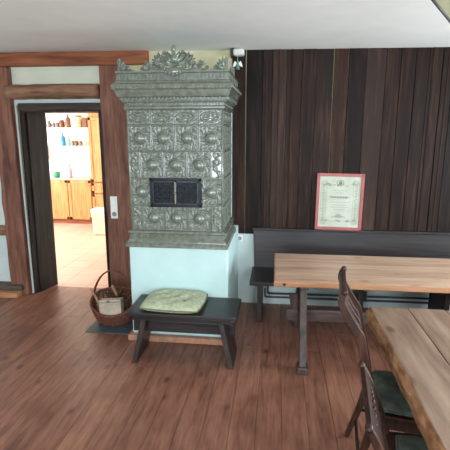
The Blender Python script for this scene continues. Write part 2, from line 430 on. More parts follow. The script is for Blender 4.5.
mould([(.0, 1.045), (.022, 1.04), (.03, 1.03), (.03, 1.022), (.012, 1.012), (.012, .975), (.02, .965), (.032, .95), (.032, .94), (.04, .932), (.05, .915), (.05, .895), (-.02, .893)], 'lower_moulding', DP + .02,
      extra=lambda b: (edge_items(b, .012, .993, .03, dent(.018, .026, .01), DP), edge_items(b, .043, .928, .026, bead(.009), DP)))
mould([(-.02, 2.085), (.012, 2.09), (.02, 2.10), (.02, 2.112), (.01, 2.12), (.01, 2.145), (.03, 2.15), (.034, 2.165), (.034, 2.185), (.055, 2.19), (.062, 2.205), (.070, 2.225), (.076, 2.245), (.092, 2.252), (.098, 2.275), (.092, 2.29), (.072, 2.30), (.066, 2.315), (.05, 2.32), (.05, 2.375), (.062, 2.38), (.062, 2.395), (-.06, 2.40)], 'cornice', DP + .03,
      extra=lambda b: (edge_items(b, .036, 2.176, .032, dent(.018, .022, .02), DP), edge_items(b, .05, 2.348, .03, dent(.017, .046, .012), DP), edge_items(b, .09, 2.263, .03, bead(.011), DP), edge_items(b, .012, 2.132, .026, bead(.008), DP)))

TW = 2 * HW / 4
def scroll(x, y, w, h):
    v = 0
    for sx in (-1, 1):
        for sy in (-1, 1):
            dx, dy = x - sx * w * .36, y - sy * h * .36; d = math.hypot(dx, dy)
            if d < .026: v = max(v, .008 * (1 - d / .026) + .005 * max(0, math.cos(5 * math.atan2(dy, dx))) * (d > .006))
    for sx, sy in ((0, 1), (0, -1), (1, 0), (-1, 0)):
        dx, dy = x - sx * w * .38, y - sy * h * .39; d = math.hypot(dx / 1.2, dy)
        if d < .016: v = max(v, .007 * (1 - (d / .016) ** 2))
    r = math.hypot(x, y); t = math.atan2(y, x)
    v = max(v, .0045 * max(0, math.sin(14 * t + 130 * r)) * (1 if .060 < r < .125 else 0), .004 * max(0, math.sin(x * 500) * math.sin(y * 500)))
    return v
def tile_mesh(name, w, h, kind):
    b = MB(); n = 66; m = 70
    if kind == 'half': n = 34
    if kind == 'frieze': n, m = 66, 40
    def fn(u, v):
        x = (u - .5) * w; y = (v - .5) * h
        e = min(w / 2 - abs(x), h / 2 - abs(y)); z = 0
        if e < .003: z = -.003
        elif e < .010: z = .005
        elif kind == 'full':
            r = math.hypot(x, y)
            if r < .045: z = .006 + .032 * math.sqrt(max(0, 1 - (r / .046) ** 2))
            elif r < .049: z = -.007
            elif r < .058: z = .008 * math.sin((r - .049) / .009 * PI)
            else: z = 1.3 * scroll(x, y, w, h) - .007
        elif kind == 'side': z = 1.3 * scroll(x, y, w, h) + (.006 * max(0, math.cos(6 * math.atan2(y, x))) if math.hypot(x, y) < .05 else 0)
        elif kind == 'half':
            t = y / h * 2; q = abs(x - .022 * math.sin(t * 6.5))
            z = .011 * max(0, 1 - (q / .011) ** 2)
            for k in range(-3, 4):
                dx, dy = x + .024 * math.sin(k * .97 + 1.2) , y - k * h * .13; d = math.hypot(dx, dy)
                if d < .017: z = max(z, .010 * (1 - (d / .017) ** 2))
        else:
            for k in (0,):
                q = math.hypot(x / .078, y / .036); t = math.atan2(y / .036, x / .078)
                if abs(q - 1) < .2: z = .011 * (1 - (abs(q - 1) / .2) ** 2)
                elif q < .8:
                    z = .010 * max(0, math.cos(6 * t)) * (q > .25) + (.012 if q < .22 else 0) - .004
                else: z = .006 * max(0, math.sin(x * 150) * math.sin(y * 170))
        return (x, -z, y)
    b.grid(n, m, fn)
    return b.mesh(name, 'glaze')
rows = [(1.962, 1.742), (1.742, 1.509), (1.509, 1.270), (1.270, 1.045)]
SIDE = [tile_mesh('side_tile', TW, a - c, 'side') for a, c in rows]
FULL = [tile_mesh('tile', TW, a - c, 'full') for a, c in rows]
HALF = [tile_mesh('half_tile', TW / 2, a - c, 'half') for a, c in rows]
FRZ = tile_mesh('frieze_tile', TW, .125, 'frieze')
for i in range(4): inst('frieze_tile', FRZ, ST, (-HW + TW * (i + .5), 0, 2.026))
for ri, (a, c) in enumerate(rows):
    zc = (a + c) / 2
    if ri == 0: xs = [(-HW + TW * (i + .5), 'f') for i in range(4)]
    elif ri == 2: xs = [(-HW + TW * .5, 'f'), (HW - TW * .5, 'f')]
    else: xs = [(-HW + TW * .25, 'h')] + [(-HW + TW * (i + 1), 'f') for i in range(3)] + [(HW - TW * .25, 'h')]
    for xx, q in xs: inst('tile' if q == 'f' else 'half_tile', (FULL if q == 'f' else HALF)[ri], ST, (xx, 0, zc))
    for k in range(3):
        inst('side_tile', SIDE[ri], ST, (HW, TW * (k + .5) + .02, zc), (0, 0, PI / 2))
        inst('side_tile', SIDE[ri], ST, (-HW, TW * (k + .5) + .02, zc), (0, 0, -PI / 2))
for k in range(3):
    inst('frieze_tile', FRZ, ST, (HW, TW * (k + .5) + .02, 2.026), (0, 0, PI / 2))
    inst('frieze_tile', FRZ, ST, (-HW, TW * (k + .5) + .02, 2.026), (0, 0, -PI / 2))
for sx in (-1, 1):
    b = MB(); b.tube([(sx * (HW - .004), .004, 1.045), (sx * (HW - .004), .004, 2.09)], .010, 10); L(b, 'corner_bead', 'glaze')
# fire door
fd = MB(); W2, z0, z1 = .226, 1.262, 1.512
for x0, x1, a, c in ((-W2, -W2 + .022, z0, z1), (W2 - .022, W2, z0, z1), (-W2, W2, z0, z0 + .022), (-W2, W2, z1 - .022, z1)):
    fd.box(x0, x1, -.022, .012, a, c)
fd.box(-W2, W2, .004, .014, z0, z1)
FD = L(fd, 'fire_door', 'iron', loc=(.0, 0, 0), bevel=.003)
def leaf(sx):
    b = MB(); x0, x1 = (-.203, -.004) if sx < 0 else (.004, .203)
    a, c = z0 + .024, z1 - .024
    for p in ((x0, x0 + .009, a, c), (x1 - .009, x1, a, c), (x0, x1, a, a + .009), (x0, x1, c - .009, c)): b.box(p[0], p[1], -.026, -.012, p[2], p[3])
    nx, nz = 4, 4
    for i in range(nx):
        for j in range(nz):
            px = x0 + (i + .5) * (x1 - x0) / nx; pz = a + (j + .5) * (c - a) / nz
            b.tube([(px + .021 * math.cos(t * PI / 7), -.017, pz + .021 * math.sin(t * PI / 7)) for t in range(14)], .0032, 5, closed=True)
            for q in range(4):
                t = q * PI / 2 + PI / 4
                b.tube([(px, -.019, pz), (px + .012 * math.cos(t + .5), -.019, pz + .012 * math.sin(t + .5)), (px + .03 * math.cos(t), -.017, pz + .03 * math.sin(t))], [.002, .005, .0018], 5)
            b.ball((px, -.02, pz), .006, 8)
    return b.build('door_leaf', 'ironlight', FD)
leaf(-1); leaf(1)
b = MB(); b.box(-.003, .003, -.030, -.02, z0 + .03, z1 - .03); b.lathe([(.0, 0), (.010, .004), (.012, .012), (.0, .018)], 10, (0, -.036, 1.385), T=Matrix.Rotation(PI / 2, 4, 'X')); b.build('latch', 'brass', FD)
# crown ornaments
def leafblob(b, base, ang, ln, wd, th=.018, curl=.0):
    """acanthus leaf in the xz plane from base, pointing at ang"""
    d = Vector((math.cos(ang), 0, math.sin(ang))); p = Vector((-math.sin(ang), 0, math.cos(ang)))
    pts = []; rs = []
    for i in range(9):
        t = i / 8; q = Vector(base) + d * ln * t + p * curl * t * t; q.y -= .022 * math.sin(t * PI * .8)
        pts.append(q); rs.append(max(.002, wd * math.sin(PI * (t * .86 + .12)) ** .8 * (1 + .25 * math.sin(t * 18))))
    b.tube(pts, rs, 8, flat=.5)
    b.tube([q + Vector((0, -.012, 0)) for q in pts[:8]], .004, 5)
def volute(b, c, r, turns, start, sgn, th):
    pts = []; rs = []
    for i in range(26):
        t = i / 25; a = start + sgn * t * turns * 2 * PI; rr_ = r * (1 - .78 * t)
        pts.append((c[0] + rr_ * math.cos(a), c[1] - .012 * t, c[2] + rr_ * math.sin(a))); rs.append(th * (1 - .4 * t))
    b.tube(pts, rs, 7); b.ball(pts[-1], th * 1.5, 8)
b = MB(); cy = -.03
for k in range(7):
    a = PI / 2 + (k - 3) * .36; leafblob(b, (.0, cy, 2.43), a, .165 - abs(k - 3) * .014, .024)
b.ball((0, cy - .03, 2.50), .030, 10, (1, .7, 1.4)); b.ball((0, cy - .02, 2.585), .02, 10, (1, .8, 1.5)); b.ball((0, cy, 2.62), .011, 8)
b.ball((0, cy - .04, 2.385), .05, 12, (1.5, .5, .8))
for k in range(5): b.ball((-.06 + .03 * k, cy - .06, 2.375 - .012 * (2 - abs(k - 2))), .014, 8)
for s in (-1, 1):
    volute(b, (s * .10, cy - .005, 2.445), .05, 1.4, PI / 2 if s > 0 else PI / 2, -s, .013)
    volute(b, (s * .175, cy, 2.435), .038, 1.3, PI / 2, s, .011)
    volute(b, (s * .075, cy, 2.535), .032, 1.2, -PI / 2, s, .010)
    for k in range(4): leafblob(b, (s * .11, cy, 2.45), PI / 2 - s * (.15 + .38 * k), .115 - .012 * k, .02)
    for k in range(3): leafblob(b, (s * .20, cy, 2.42), PI / 2 - s * (.3 + .4 * k), .075, .016)
    b.ball((s * .075, cy - .02, 2.56), .017, 8); b.ball((s * .145, cy - .02, 2.52), .015, 8); b.ball((s * .225, cy - .01, 2.47), .013, 8)
    b.ball((s * .27, cy, 2.425), .016, 8); b.tube([(s * .1, cy, 2.405), (s * .2, cy - .01, 2.40), (s * .285, cy, 2.415)], [.016, .013, .008], 7)
for k in range(11):
    a = PI * k / 10
    b.ball((.105 * math.cos(a), cy - .012, 2.425 + .085 * math.sin(a)), .019, 8, (1, .7, 1))
    b.ball((.165 * math.cos(a), cy - .005, 2.42 + .12 * math.sin(a)), .014, 8, (1, .7, 1))
b.box(-.22, .22, cy - .012, cy + .02, 2.39, 2.425)
co = L(b, 'crown_ornament', 'glaze'); co.data.transform(Matrix.Translation((.018, 0, 2.39)) @ Matrix.Diagonal((1, 1, .86, 1)) @ Matrix.Translation((0, 0, -2.39)))
def corner_orn(s, y):
    b = MB(); x0 = s * (HW + .045)
    pts = [(0, 2.39), (.13, 2.39), (.145, 2.405), (.11, 2.42), (.085, 2.44), (.055, 2.455), (.03, 2.50), (.012, 2.53), (0, 2.515)]
    b.prism([(x0 - s * u, v) for u, v in pts], 'y', y, y + .02)
    for k in range(3): b.ball((x0 - s * .012, y + .03 + .03 * k, 2.43 - .012 * k), .02 - .003 * k, 8, (.5, 1, 1.6))
    for k in range(5): leafblob(b, (x0 - s * .03, y - .004, 2.40), PI / 2 + s * (.05 + .3 * k), .125 - .018 * k, .017)
    volute(b, (x0 - s * .10, y - .006, 2.42), .024, 1.2, PI / 2, -s, .008)
    for k in range(3): b.ball((x0 - s * (.04 + .03 * k), y - .012, 2.455 - .015 * k), .012, 8)
    co = L(b, 'corner_ornament', 'glaze'); co.data.transform(Matrix.Translation((0, 0, 2.39)) @ Matrix.Diagonal((1, 1, .76, 1)) @ Matrix.Translation((0, 0, -2.39)))
corner_orn(-1, -.045); corner_orn(1, -.045); corner_orn(1, DP - .16)

# ------------------------------------------------------------------ low stool bench and its cushion
BT = thing('low_bench', 'low dark wooden bench with slanted plank legs in front of the stove', 'bench', (-.747, 3.41, 0))
b = MB(); b.box(-.46, .46, -.188, .235, .418, .455); b.build('seat', 'bench', BT, bevel=.006)
for s in (-1, 1):
    b = MB()
    xt, xb = s * .315, s * .41
    b.hexa([(xb - .022, -.185, 0), (xb + .022, -.185, 0), (xb + .022, .165, 0), (xb - .022, .16, 0)], [(xt - .022, -.15, .419), (xt + .022, -.15, .419), (xt + .022, .15, .419), (xt - .022, .15, .419)])
    b.build('leg', 'benchz', BT, bevel=.004)
b = MB(); b.box(-.45, .43, -.035, 0, .225, .325); b.build('stretcher', 'bench', BT, bevel=.005)
b = MB(); b.box(-.41, .41, -.17, -.15, .385, .418); b.build('apron', 'bench', BT, bevel=.003)

def cushion(name, w, d, h, mats, tufts, seed, sag=.25):
    rr = random.Random(seed); ph = [rr.uniform(0, 6) for _ in range(6)]
    b = MB(); n = 34
    def outline(u, v):
        x = (u - .5) * 2; y = (v - .5) * 2
        k = math.sqrt(max(1e-9, 1 - .13 * x * x * y * y)); return x * w / 2 * k, y * d / 2 * k, x, y
    def top(u, v):
        X, Y, x, y = outline(u, v)
        e = max(0, (1 - abs(x) ** 3.2)) ** .5 * max(0, (1 - abs(y) ** 3.2)) ** .5
        z = h * .35 + h * .65 * e
        for tx, ty in tufts:
            dd = math.hypot(X - tx, Y - ty); z -= sag * h * math.exp(-(dd / .035) ** 2)
            a = math.atan2(Y - ty, X - tx); z -= .10 * h * math.exp(-(dd / .09) ** 2) * (.5 + .5 * math.sin(5 * a + ph[2]))
        z += e * h * .07 * (math.sin(X * 40 + ph[0]) * math.sin(Y * 34 + ph[1]))
        return (X, Y, z)
    def bot(u, v):
        X, Y, x, y = outline(u, v); e = max(0, (1 - abs(x) ** 3.2)) ** .5 * max(0, (1 - abs(y) ** 3.2)) ** .5
        return (X, Y, h * .35 * (1 - min(1, e * 1.6)))
    b.grid(n, n, top); b.grid(n, n, bot)
    for tx, ty in tufts: b.ball((tx, ty, h * (1.0 - sag) - .004), .009, 8, (1, 1, .5), 1)
    pts = []
    for i in range(60):
        t = i / 60 * 4; k = int(t); f = t - k
        u, v = ((f, 0), (1, f), (1 - f, 1), (0, 1 - f))[k]; q = bot(u, v); pts.append((q[0], q[1], h * .35))
    b.tube(pts, .006, 6, closed=True, mi=1)
    return b.build(name, mats)
c = cushion('seat_cushion', .52, .43, .085, ['sage', 'sagedark'], [(0, 0), (-.09, .07), (.1, -.05)], 3)
c.location = (-.845, 3.44, .4565); c.rotation_euler = (0, 0, R(-3)); tag(c, 'sage green tufted cushion lying on the low bench before the stove', 'cushion')

# ------------------------------------------------------------------ firewood basket
b = MB(); b.box(-.215, .225, -.19, .19, 0, .006); o = b.build('hearth_mat', 'mat', loc=(-1.60, 3.925, 0.0), bevel=.002)
tag(o, 'dark slate coloured hearth sheet on the floor under the wicker basket', 'mat')
BK = thing('wicker_basket', 'round brown wicker firewood basket with arched handle left of the stove', 'basket', (-1.605, 3.985, .0065)); BK.scale = (1.07, 1.0, 1.0)
def brad(z): return .145 + .075 * math.sin(min(1, z / .26) * PI * .55)
def rimz(a):   # a = angle, front (-y) low
    f = .5 - .5 * math.sin(a)      # 1 at front
    return .30 - .175 * f ** 1.6
b = MB(); NS = 13
for k in range(NS):
    for q in (0, 1):
        pts = []
        for i in range(60):
            a = 2 * PI * i / 60; z = .012 + (rimz(a) - .012) * k / (NS - 1); r = brad(z) + .005 * math.sin(a * 12 + PI * (k + q))
            pts.append((r * math.cos(a), r * math.sin(a) * .82, z + q * .006))
        b.tube(pts, .0062, 5, closed=True)
b.build('woven_side', 'wicker', BK)
b = MB()
for i in range(24):
    a = 2 * PI * i / 24; pts = []
    for k in range(8):
        z = .01 + (rimz(a) + .012 - .01) * k / 7; r = brad(z); pts.append((r * math.cos(a), r * math.sin(a) * .82, z))
    b.tube(pts, .006, 6)
b.build('rib', 'wickerdark', BK)
b = MB(); b.lathe([(0, 0), (.14, 0), (.15, .012), (0, .012)], 24, T=Matrix.Diagonal((1, .82, 1, 1))); b.build('base', 'wickerdark', BK)
b = MB()
for q in range(3):
    pts = []
    for i in range(70):
        a = 2 * PI * i / 70; r = brad(rimz(a)) + .009 * math.cos(a * 16 + q * 2 * PI / 3)
        pts.append((r * math.cos(a), r * math.sin(a) * .82, rimz(a) + .009 * math.sin(a * 16 + q * 2 * PI / 3)))
    b.tube(pts, .0075, 6, closed=True)
b.build('rim', 'wicker', BK)
b = MB()
for q in range(3):
    pts = []
    for i in range(40):
        t = PI * i / 39; r = .215 + .007 * math.cos(t * 14 + q * 2.1)
        pts.append((-r * math.cos(t), .01 + .007 * math.sin(t * 14 + q * 2.1), .10 + .04 + math.sin(t) * .405))
    b.tube(pts, .0075, 6)
b.build('handle', 'wicker', BK)
b = MB(); b.box(-.11, .11, -.05, .05, 0, .155); CB = b.build('cardboard_box', 'card', loc=(-1.60, 3.905, .125), rot=(R(-8), R(-4), R(4)), bevel=.004)
tag(CB, 'pale grey cardboard box lying in the front of the wicker basket', 'box')
b = MB(); b.box(-.108, .108, -.0515, -.0495, .128, .134); b.build('lid_seam', 'cardline', CB)
b = MB(); b.box(-.03, .0, -.0512, -.0495, .134, .15); b.build('label', 'cardline', CB)
stk = [((-1.73, 3.95, .14), (-1.80, 3.88, .40), .012, 'log_end', 'pale split kindling stick poking out left over the basket rim'),
       ((-1.69, 4.05, .10), (-1.53, 4.02, .36), .016, 'bark', 'dark bark stick leaning across the middle of the basket'),
       ((-1.62, 4.03, .06), (-1.42, 3.98, .31), .018, 'bark', 'dark bark stick lying towards the stove in the basket'),
       ((-1.55, 4.07, .08), (-1.66, 4.09, .36), .017, 'log_end', 'split log piece standing at the back of the basket'),
       ((-1.56, 4.0, .06), (-1.71, 4.03, .31), .014, 'bark', 'thin dark twig behind the cardboard box in the basket')]
for p0, p1, r, m, lab in stk:
    p0, p1 = Vector(p0), Vector(p1); b = MB(); mid = (p0 + p1) / 2 + Vector((.006, .004, .004))
    b.tube([q - p0 for q in (p0, p0.lerp(mid, .5), mid, mid.lerp(p1, .5), p1)], [r, r * 1.05, r * .95, r * .9, r * .8], 7)
    o = b.build('firewood_stick', m, loc=p0); tag(o, lab, 'firewood', 'sticks in the wicker basket')

# ------------------------------------------------------------------ wall bench
WBN = thing('settle_bench', 'long dark wooden settle bench with plank back against the board wall', 'bench', (.9, 4.4, 0))
x0, x1 = -1.145, 1.6
b = MB(); b.box(x0, x1, -.30, .21, .412, .452); b.build('seat', 'bench', WBN, bevel=.006)
b = MB(); b.hexa([(x0 + .02, .195, .45), (x1, .195, .45), (x1, .22, .45), (x0 + .02, .22, .45)], [(x0 + .005, .222, .862), (x1, .222, .862), (x1, .247, .862), (x0 + .005, .247, .862)]); b.build('backrest', 'bench', WBN, bevel=.004)
b = MB(); b.box(x0 - .004, x1, .205, .252, .862, .89); b.build('top_rail', 'bench', WBN, bevel=.005)
for xx in (-1.045, -.05, .76, 1.5):
    b = MB(); b.prism([(-.235, 0), (-.17, 0), (-.10, .12), (.06, .12), (.12, 0), (.2, 0), (.2, .413), (-.235, .413)], 'x', xx - .025, xx + .025); b.build('leg', 'benchz', WBN, bevel=.004)

# framed certificate standing on the backrest
CF = thing('framed_certificate', 'certificate in a thin red frame leaning on the wall above the bench', 'picture', (.652, 4.617, .8915)); CF.rotation_euler = (R(-1.4), R(.8), 0)
fw, fh = .475, .59; b = MB()
for p in ((-fw / 2, -fw / 2 + .028, 0, fh), (fw / 2 - .028, fw / 2, 0, fh), (-fw / 2, fw / 2, 0, .028), (-fw / 2, fw / 2, fh - .028, fh)): b.box(p[0], p[1], -.012, .01, p[2], p[3])
b.build('frame', 'red', CF, bevel=.003)
b = MB(); b.box(-fw / 2 + .02, fw / 2 - .02, -.002, .006, .02, fh - .02); b.build('print', 'paper', CF)
b = MB(); ya, yb = -.0032, -.0018
def bar(x0, x1, z0, z1): b.box(x0, x1, ya, yb, z0, z1)
rr = random.Random(11)
for s in (-1, 1):
    for k in range(26):     # side ornament columns
        z = .09 + k * .0158; bar(s * .165 - rr.uniform(.008, .02), s * .165 + rr.uniform(.008, .02), z, z + .005)
    bar(s * .138 - .001, s * .138 + .001, .1, .49); bar(s * .192 - .001, s * .192 + .001, .1, .49)
    for q in range(3):
        for zz in (.495, .085):
            b.tube([(s * .16 + (.012 + .009 * q) * math.cos(t * PI / 6), -.002, zz + (.012 + .009 * q) * math.sin(t * PI / 6)) for t in range(12)], .0014, 4, closed=True)
for k in range(22):
    xx = -.13 + k * .0124
    bar(xx, xx + .007, .47 - .012 * math.sin(k * .9), .482 + .014 * math.cos(k * .6)); bar(xx, xx + .007, .088 + .006 * math.sin(k), .098 + .01 * math.cos(k * .7))
b.tube([(.035 * math.cos(t * PI / 8), -.002, .495 + .03 * math.sin(t * PI / 8)) for t in range(16)], .003, 4, closed=True)
b.ball((0, -.002, .495), .018, 8, (1, .1, 1.2))
for z, w_ in ((.415, .075), (.39, .045), (.345, .1), (.335, .085), (.29, .1), (.262, .09), (.238, .1), (.215, .06)):   # faded script, unreadable strokes
    xx = -w_
    while xx < w_:
        l_ = rr.uniform(.008, .024); hh = .010 if abs(z - .345) < .012 else .0035
        bar(xx, min(xx + l_, w_), z, z + hh); xx += l_ + .006
for k in range(12): xx = -.07 + k * .0117; bar(xx, xx + .006, .13, .14 + .03 * math.exp(-((k - 5.5) / 3) ** 2))
b.build('engraving', 'ink', CF)

# heating pipes under the bench
b = MB()
b.tube([(-.07, 4.64, .225), (-.07, 4.64, .14), (-.065, 4.64, .135), (3.2, 4.64, .165)], .011, 10)
o = b.build('heating_pipe', 'pipe'); tag(o, 'upper thin grey heating pipe along the wall under the settle bench', 'pipe')
b = MB(); b.tube([(-.10, 4.655, .19), (-.10, 4.655, .095), (-.095, 4.655, .088), (3.2, 4.655, .105)], .011, 10)
for xx in (.25, 1.0, 1.7): b.box(xx - .01, xx + .01, 4.645, 4.68, .08, .2)
o = b.build('heating_pipe', 'pipe'); tag(o, 'lower thin grey heating pipe along the wall under the settle bench', 'pipe')

# ------------------------------------------------------------------ trestle table before the bench
TB = thing('trestle_table', 'long pale plank dining table on dark trestles before the wall bench', 'table', (1.0, 3.71, 0))
b = MB(); ws = [.21, .2, .22, .19]; y = -.405
for i, w in enumerate(ws):
    b.box(-.998 + (.0, .002, -.002, .001)[i], 1.0, y, y + w - .0012, .707, .75, 0); y += w
b.box(-1.0, 1.0, -.414, -.4055, .707, .7495, 1); b.box(-1.004, -.998, -.414, .415, .708, .7485, 1)
b.build('tabletop', ['table', 'tableedge'], TB, bevel=.002)
b = MB(); b.lathe([(0, 0), (.012, 0), (.012, .002), (0, .002)], 12, (-.92, -.4145, .726), T=Matrix.Rotation(PI / 2, 4, 'X')); b.build('peg', 'black', TB)
for s in (-1, 1):
    X = s * .757
    for q in (-1, 1):
        b = MB(); b.hexa([(X - .028, q * .45 - .03, .055), (X + .028, q * .45 - .03, .055), (X + .028, q * .45 + .045, .055), (X - .028, q * .45 + .045, .055)][:: 1], [(X - .028, q * .19 - .04, .66), (X + .028, q * .19 - .04, .66), (X + .028, q * .19 + .04, .66), (X - .028, q * .19 + .04, .66)])
        lg = b.build('leg', 'trestle', TB, bevel=.005)
        b = MB(); b.box(X - .045, X + .045, q * .45 - .055, q * .45 + .065, 0, .058); b.build('foot', 'trestle', lg, bevel=.008)
    b = MB(); b.box(X - .035, X + .035, -.34, .34, .655, .707); b.build('cross_beam', 'trestle', TB, bevel=.005)
    b = MB(); b.box(X - .03, X + .03, -.3, .3, .26, .36); b.build('cross_rail', 'trestle', TB, bevel=.005)
b = MB(); b.box(-.885, .885, -.022, .022, .25, .355); b.build('stretcher', 'trestlex', TB, bevel=.004)
for s in (-1, 1):
    b = MB(); b.prism([(s * .79, .23), (s * .825, .23), (s * .87, .50), (s * .79, .50)], 'y', -.015, .015); b.build('wedge', 'trestle', TB, bevel=.003)

# ------------------------------------------------------------------ near slab table
NTB = thing('slab_table', 'thick live-edge slab table in the right foreground with waxed worn planks', 'table', (1.08, 1.9, 0))
b = MB(); rr = random.Random(21); xs = [-.43, -.19, .05, .27, .5]
def wav(y): return .003 * math.sin(y * 5.3) + .002 * math.sin(y * 13 + 1) 
yy = [-1.15 + 2.11 * i / 40 for i in range(41)]
for i in range(4):
    off = (.0, .004, -.006, .003)[i]; rings = []
    for y in yy:
        y2 = y + (off if y > .9 else 0)
        l_ = xs[i] + (wav(y) if i == 0 else .0015); r_ = xs[i + 1] - .0015 + (wav(y + 3) if i == 3 else 0)
        g = 1 if i == 0 else 0; q = .004 * math.sin(y * 11) + .003 * math.sin(y * 27)
        rings.append([(l_, y2, .75), (r_, y2, .75), (r_, y2, .685), (l_ - g * (.034 + q), y2, .685), (l_ - g * (.026 + q * 1.5), y2, .722)])
    b.sweep(rings)
o = b.build('tabletop', ['slab', 'slabedge'], NTB, bevel=.006)
for p in o.data.polygons:
    if p.normal.x < -.5 and p.center.x < -.4: p.material_index = 1
    elif p.normal.y > .8: p.material_index = 1
for s in (-1, 1):
    Y = s * .62 - .1
    for q in (-1, 1):
        b = MB(); b.hexa([(q * .24 - .04, Y - .03, .055), (q * .24 + .04, Y - .03, .055), (q * .24 + .04, Y + .03, .055), (q * .24 - .04, Y + .03, .055)], [(q * .12 - .04, Y - .03, .65), (q * .12 + .04, Y - .03, .65), (q * .12 + .04, Y + .03, .65), (q * .12 - .04, Y + .03, .65)])
        lg = b.build('leg', 'trestle', NTB, bevel=.005)
        b = MB(); b.box(q * .24 - .06, q * .24 + .06, Y - .045, Y + .045, 0, .058); b.build('foot', 'trestle', lg, bevel=.008)
    b = MB(); b.box(-.32, .32, Y - .035, Y + .035, .645, .691); b.build('cross_beam', 'trestle', NTB, bevel=.005)
b = MB(); b.box(-.025, .025, -.8, .6, .25, .35); b.build('stretcher', 'trestle', NTB, bevel=.005)
for s in (-1, 1):
    Y = s * .62 - .1; b = MB(); b.box(-.19, .19, Y - .025, Y + .025, .26, .34); b.build('cross_rail', 'trestle', NTB, bevel=.004)

# ------------------------------------------------------------------ carved chairs
# local: seat faces +x, width along y, back at -x
def ribbon(b, path, y0, y1, th):
    rings = []
    for i, (x, z) in enumerate(path):
        a = path[max(0, i - 1)]; c = path[min(len(path) - 1, i + 1)]
        t = Vector((c[0] - a[0], c[1] - a[1])).normalized(); n = Vector((t.y, -t.x)); h = (th[i] if isinstance(th, list) else th) / 2
        rings.append([(x + n.x * h, y0, z + n.y * h), (x - n.x * h, y0, z - n.y * h), (x - n.x * h, y1, z - n.y * h), (x + n.x * h, y1, z + n.y * h)])
    b.sweep(rings)
def dens(path, n=5):
    out = []
    P = [path[0]] + path + [path[-1]]
    for i in range(1, len(P) - 2):
        for k in range(n):
            t = k / n; q = []
            for c_ in (0, 1):
                p0, p1, p2, p3 = P[i - 1][c_], P[i][c_], P[i + 1][c_], P[i + 2][c_]
                q.append(.5 * (2 * p1 + (p2 - p0) * t + (2 * p0 - 5 * p1 + 4 * p2 - p3) * t * t + (3 * p1 - p0 - 3 * p2 + p3) * t ** 3))
            out.append(tuple(q))
    out.append(path[-1]); return out
# local: seat faces +x, width along y, back at -x; path = (x, z) from the rear foot up over the sabre leg and the S-curved back
def make_chair(label, loc, rz, path, hw, rail, mid, slats):
    CH = thing('carved_chair', label, 'chair', loc, rz, 'chairs pushed in at the slab table')
    spd = dens(path); n = len(spd); zt = path[-1][1]
    for s in (-1, 1):
        y0 = s * hw; b = MB(); ribbon(b, spd, y0 - .015, y0 + .015, [.026 + .02 * math.sin(PI * i / (n - 1)) for i in range(n)])
        st = b.build('back_stile', 'chair', CH, bevel=.007, seg=3)
        b = MB(); ex, ez = path[-1]
        b.lathe([(0, -.02), (.012, -.02), (.017, 0), (.012, .02), (0, .02)], 14, (ex, y0, ez), T=Matrix.Rotation(PI / 2, 4, 'X')); b.build('scroll_end', 'chair', st)
    top = [p for p in spd if p[1] > zt - rail]
    b = MB(); ribbon(b, top, -hw + .014, hw - .014, .024)
    tm = top[len(top) // 2]
    for k in range(7): b.ball((tm[0] + .008, (k - 3) * .045, tm[1] + .012 * math.cos((k - 3) * .7)), .014, 8, (.7, 1, 1.2))
    b.build('top_rail', 'chair', CH, bevel=.005)
    b = MB(); ribbon(b, [p for p in spd if mid - .03 < p[1] < mid + .03], -hw + .014, hw - .014, .02); b.build('cross_rail', 'chair', CH, bevel=.004)
    spl = [p for p in spd if mid + .0 < p[1] < zt - rail + .03]
    for yy_ in slats:
        b = MB(); ribbon(b, spl, yy_ - .022, yy_ + .022, .014)
        for p in spl[::3]: b.ball((p[0] - .006, yy_, p[1]), .012, 8, (.6, 1, 1))
        b.build('back_slat', 'chair', CH, bevel=.003)
    w = hw + .025
    b = MB(); b.prism([(-.195, -w + .01), (.205, -w - .01), (.225, -w + .015), (.225, w - .015), (.205, w + .01), (-.195, w - .01)], 'z', .435, .462); b.build('seat', 'chair', CH, bevel=.006)
    b = MB()
    b.box(-.18, .19, -hw - .005, -hw + .017, .375, .436); b.box(-.18, .19, hw - .017, hw + .005, .375, .436); b.box(.17, .192, -hw, hw, .375, .436); b.box(-.19, -.17, -hw, hw, .375, .436)
    b.build('seat_frame', 'chair', CH, bevel=.003)
    for s in (-1, 1):
        b = MB(); b.lathe([(.0, 0), (.014, 0), (.018, .03), (.014, .06), (.021, .2), (.019, .3), (.024, .34), (.019, .36), (.024, .37), (.024, .436)], 14, (.175, s * (hw - .01), 0)); b.build('front_leg', 'chair', CH)
    b = MB(); b.tube([(-.235, -hw, .12), (-.235, hw, .12)], .010, 8); b.tube([(-.215, -hw, .20), (.175, -hw + .01, .19)], .010, 8); b.tube([(-.215, hw, .20), (.175, hw - .01, .19)], .010, 8)
    b.build('stretcher', 'chair', CH)
    return CH
CH = make_chair('dark carved chair with tall curved back at the far end of the slab table', (.74, 2.285, 0), R(-7.5),
    [(-.285, 0), (-.262, .08), (-.225, .2), (-.195, .33), (-.183, .45), (-.21, .6), (-.243, .74), (-.27, .87), (-.300, .92), (-.337, .98), (-.364, 1.03), (-.376, 1.06), (-.372, 1.09), (-.362, 1.112)], .2, .13, .66, (-.09, 0, .09))
CH2 = make_chair('low backed brown carved chair nearest the camera at the slab table', (.725, 1.70, 0), R(-7),
    [(-.285, 0), (-.262, .08), (-.225, .2), (-.2, .33), (-.2, .45), (-.225, .55), (-.262, .66), (-.30, .75), (-.328, .805)], .235, .15, .57, (-.14, -.07, 0, .07, .14))
